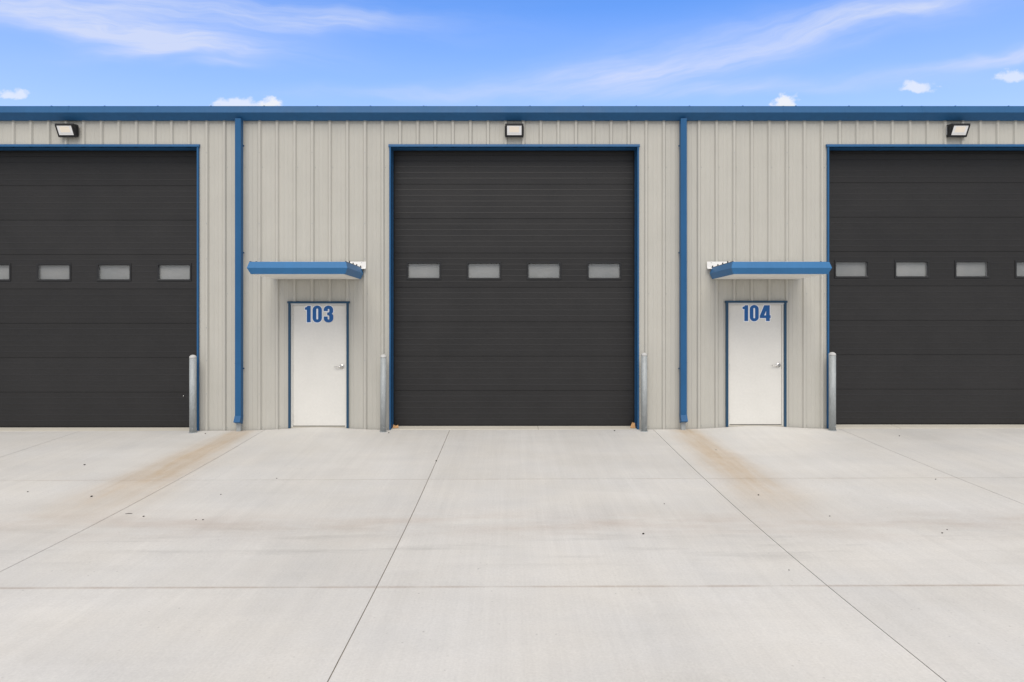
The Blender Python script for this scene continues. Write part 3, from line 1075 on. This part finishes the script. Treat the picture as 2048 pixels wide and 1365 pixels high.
# ------------------------------------------------------------------ wall lights
def make_light():
    r = empty('wall_light', (0, -RH, 5.05))
    hw = 0.157
    # side outline (y outwards negative, z), lens face slants back towards the bottom
    side = [(0.0, 0.010), (-0.058, 0.0), (-0.068, 0.008), (-0.072, 0.026), (-0.158, 0.186), (-0.160, 0.206), (-0.150, 0.212),
            (-0.060, 0.218), (-0.030, 0.224), (0.0, 0.214)]
    b = MB().ext_x(side, -hw, hw)
    o = b.build('housing', 'housing', r); bevel(o, 0.005, 2)
    MB().box(-0.10, 0.10, -0.001, RH, 0.03, 0.19).build('back_box', 'housing', r)
    # lens set in the slanted face
    p0 = Vector((0, -0.0735, 0.030)); p1 = Vector((0, -0.157, 0.183))
    up = (p1 - p0).normalized(); nrm = Vector((0, -up.z, up.y))
    L = (p1 - p0).length

    def quad(b, xa, xb, t0, t1, off, th):
        ps = []
        for o_ in (off, off + th):
            for (xx, t) in ((xa, t0), (xb, t0), (xb, t1), (xa, t1)):
                q = p0 + up * (t * L) + nrm * o_
                ps.append((xx, q.y, q.z))
        b.prism([ps[:4], ps[4:]])
    b = MB(); quad(b, -0.125, 0.125, 0.02, 0.95, 0.001, 0.005); b.build('lens', 'lens', r)
    b = MB(); quad(b, -0.082, 0.082, 0.30, 0.86, 0.0062, 0.002); b.build('led_panel', 'led', r)
    b = MB(); quad(b, -0.116, 0.116, 0.185, 0.20, 0.0062, 0.0015); b.build('reflector_edge', 'spacer', r)
    # raised bezel
    for xa, xb, t0, t1 in ((-0.150, -0.1255, -0.02, 0.99), (0.1255, 0.150, -0.02, 0.99), (-0.1253, 0.1253, 0.953, 0.99), (-0.1253, 0.1253, -0.06, 0.018)):
        b = MB(); quad(b, xa, xb, t0, t1, 0.001, 0.009); b.build('bezel', 'housing', r)
    # cooling fins on both cheeks
    for s in (-1, 1):
        for q in range(4):
            yy = -0.016 - q * 0.015
            xa, xb = sorted((s * (hw + 0.0005), s * (hw + 0.007)))
            MB().box(xa, xb, yy - 0.004, yy + 0.004, 0.03, 0.19).build('cooling_fin', 'housing', r)
    return r


l0 = make_light()
spots = [(0.075, 'dark wall light centred above the overhead door between doors 103 and 104'),
         (-7.623, 'dark wall light above the overhead door next to the downspout of door 103'),
         (7.712, 'dark wall light above the overhead door next to door 104')]
for i, (x_, lab) in enumerate(spots):
    o = l0 if i == 0 else copy_tree(l0)
    o.location.x = x_
    tag(o, lab, 'wall light', 'wall lights above the overhead doors')
    if i == 2:
        MB().box(-0.1665, -0.1645, -0.030, -0.018, 0.045, 0.195).build('rating_label', 'spacer', o)

# ------------------------------------------------------------------ bollards
def make_bollard(h, label, x, y, lean=0.0, rad=0.057):
    r = tag(empty('bollard', (x, y, zg(x, y) - 0.002)), label, 'bollard', 'galvanised bollards guarding the overhead doors')
    b = MB().lathe([(rad, 0.0), (rad, h - 0.05)], 32)
    b.build('post', 'galv', r)
    b = MB().lathe([(rad + 0.0015, h - 0.055)] + [((rad + 0.0015) * math.cos(a), h - 0.045 + 0.045 * math.sin(a)) for a in [q * math.pi / 2 / 8 for q in range(8)]] + [(0.003, h)], 32)
    b.build('cap', 'cap', r)
    b = MB().lathe([(rad + 0.014, 0.0), (rad + 0.012, 0.006), (rad + 0.0005, 0.010)], 32)
    b.build('base_collar', 'galv', r)
    MB().box(0.012, 0.030, -rad - 0.004, -rad + 0.006, 0.075, 0.09).build('vent_plug', 'galv', r)
    r.rotation_euler = (0, lean, 0)
    return r


make_bollard(1.33, 'galvanised pipe bollard in front of the overhead door jamb near the downspout of door 103', -5.41, -0.20)
make_bollard(1.325, 'galvanised pipe bollard on the door 103 side of the middle overhead door', -2.163, -0.20, 0.004, 0.051)
make_bollard(1.345, 'galvanised pipe bollard on the downspout side of the middle overhead door', 2.291, -0.20, 0.0, 0.051)
make_bollard(1.34, 'galvanised pipe bollard in front of the overhead door jamb near door 104', 5.502, -0.20)

# ------------------------------------------------------------------ timber scraps at the middle door and pebbles on the slabs
def scrap(x, y, z, pts, h, label, rz):
    b = MB().prism([[(p[0], p[1], 0) for p in pts], [(p[0] * 0.85, p[1] * 0.7 + 0.006, h * (0.35 + 0.65 * (i % 2))) for i, p in enumerate(pts)]])
    o = b.build('timber_scrap', 'wood', None, (x, y, z))
    o.rotation_euler = (0, 0, rz)
    tag(o, label, 'scrap', 'timber scraps at the sill corners')


scrap(-2.005, 0.105, 0.014, [(-0.05, -0.05), (0.055, -0.045), (0.03, 0.02), (-0.045, 0.03)], 0.050, 'low raw timber scrap on the sill near the door 103 side bollard', 0.15)
scrap(2.155, 0.105, 0.014, [(-0.045, -0.05), (0.04, -0.045), (0.035, 0.02), (-0.02, 0.03)], 0.085, 'upright raw timber splinter on the sill near the downspout side bollard', -0.2)

PEB = [(-5.91, -2.37, 0.0139), (-4.88, -3.89, 0.0146), (-3.87, -4.64, 0.0106), (-1.04, -2.21, 0.0141), (1.79, -0.17, 0.0171), (2.89, -3.91, 0.0116), (1.29, -5.25, 0.0133), (3.35, -4.7, 0.0079), (4.18, -5.25, 0.0097), (4.29, -5.15, 0.0074), (3.1, -1.58, 0.0094), (5.37, -3.24, 0.0095), (6.39, -0.65, 0.0123), (2.31, -6.2, 0.0062), (1.72, -4.24, 0.007), (-3.26, -4.76, 0.0078), (-3.19, -4.76, 0.0091), (-3.4, -3.82, 0.0088), (-2.99, -3.1, 0.008), (-5.77, -3.68, 0.009), (-2.05, -0.3, 0.0127), (-5.15, -0.31, 0.0127)]
base_meshes = []
for q in range(4):
    bm = bmesh.new()
    bmesh.ops.create_icosphere(bm, subdivisions=1, radius=1.0)
    for v in bm.verts:
        v.co *= random.uniform(0.75, 1.2)
        v.co.z *= 0.6
    me = bpy.data.meshes.new('pebble')
    bm.to_mesh(me); bm.free()
    me.materials.append(M['stone'])
    base_meshes.append(me)
for q, (x_, y_, s_) in enumerate(PEB):
    o = link_mesh('pebble', base_meshes[q % 4], None, (x_, y_, zg(x_, y_) + s_ * 0.45))
    o.scale = (s_ * random.uniform(0.9, 1.3), s_ * random.uniform(0.8, 1.1), s_ * 0.9)
    o.rotation_euler = (0, 0, random.uniform(0, 6))
    tag(o, 'tiny dark pebble lying on the concrete pavement', 'pebble', 'pebbles scattered on the pavement')
b = MB().tube([(-0.034, 0, 0), (0.0, 0.006, 0.003), (0.034, 0.013, 0.0)], [0.002, 0.003, 0.002], 6)
x_, y_ = -4.08, -4.55
tag(b.build('twig', 'stone', None, (x_, y_, zg(x_, y_) + 0.003)), 'short dark twig lying on the concrete near a pebble', 'twig')
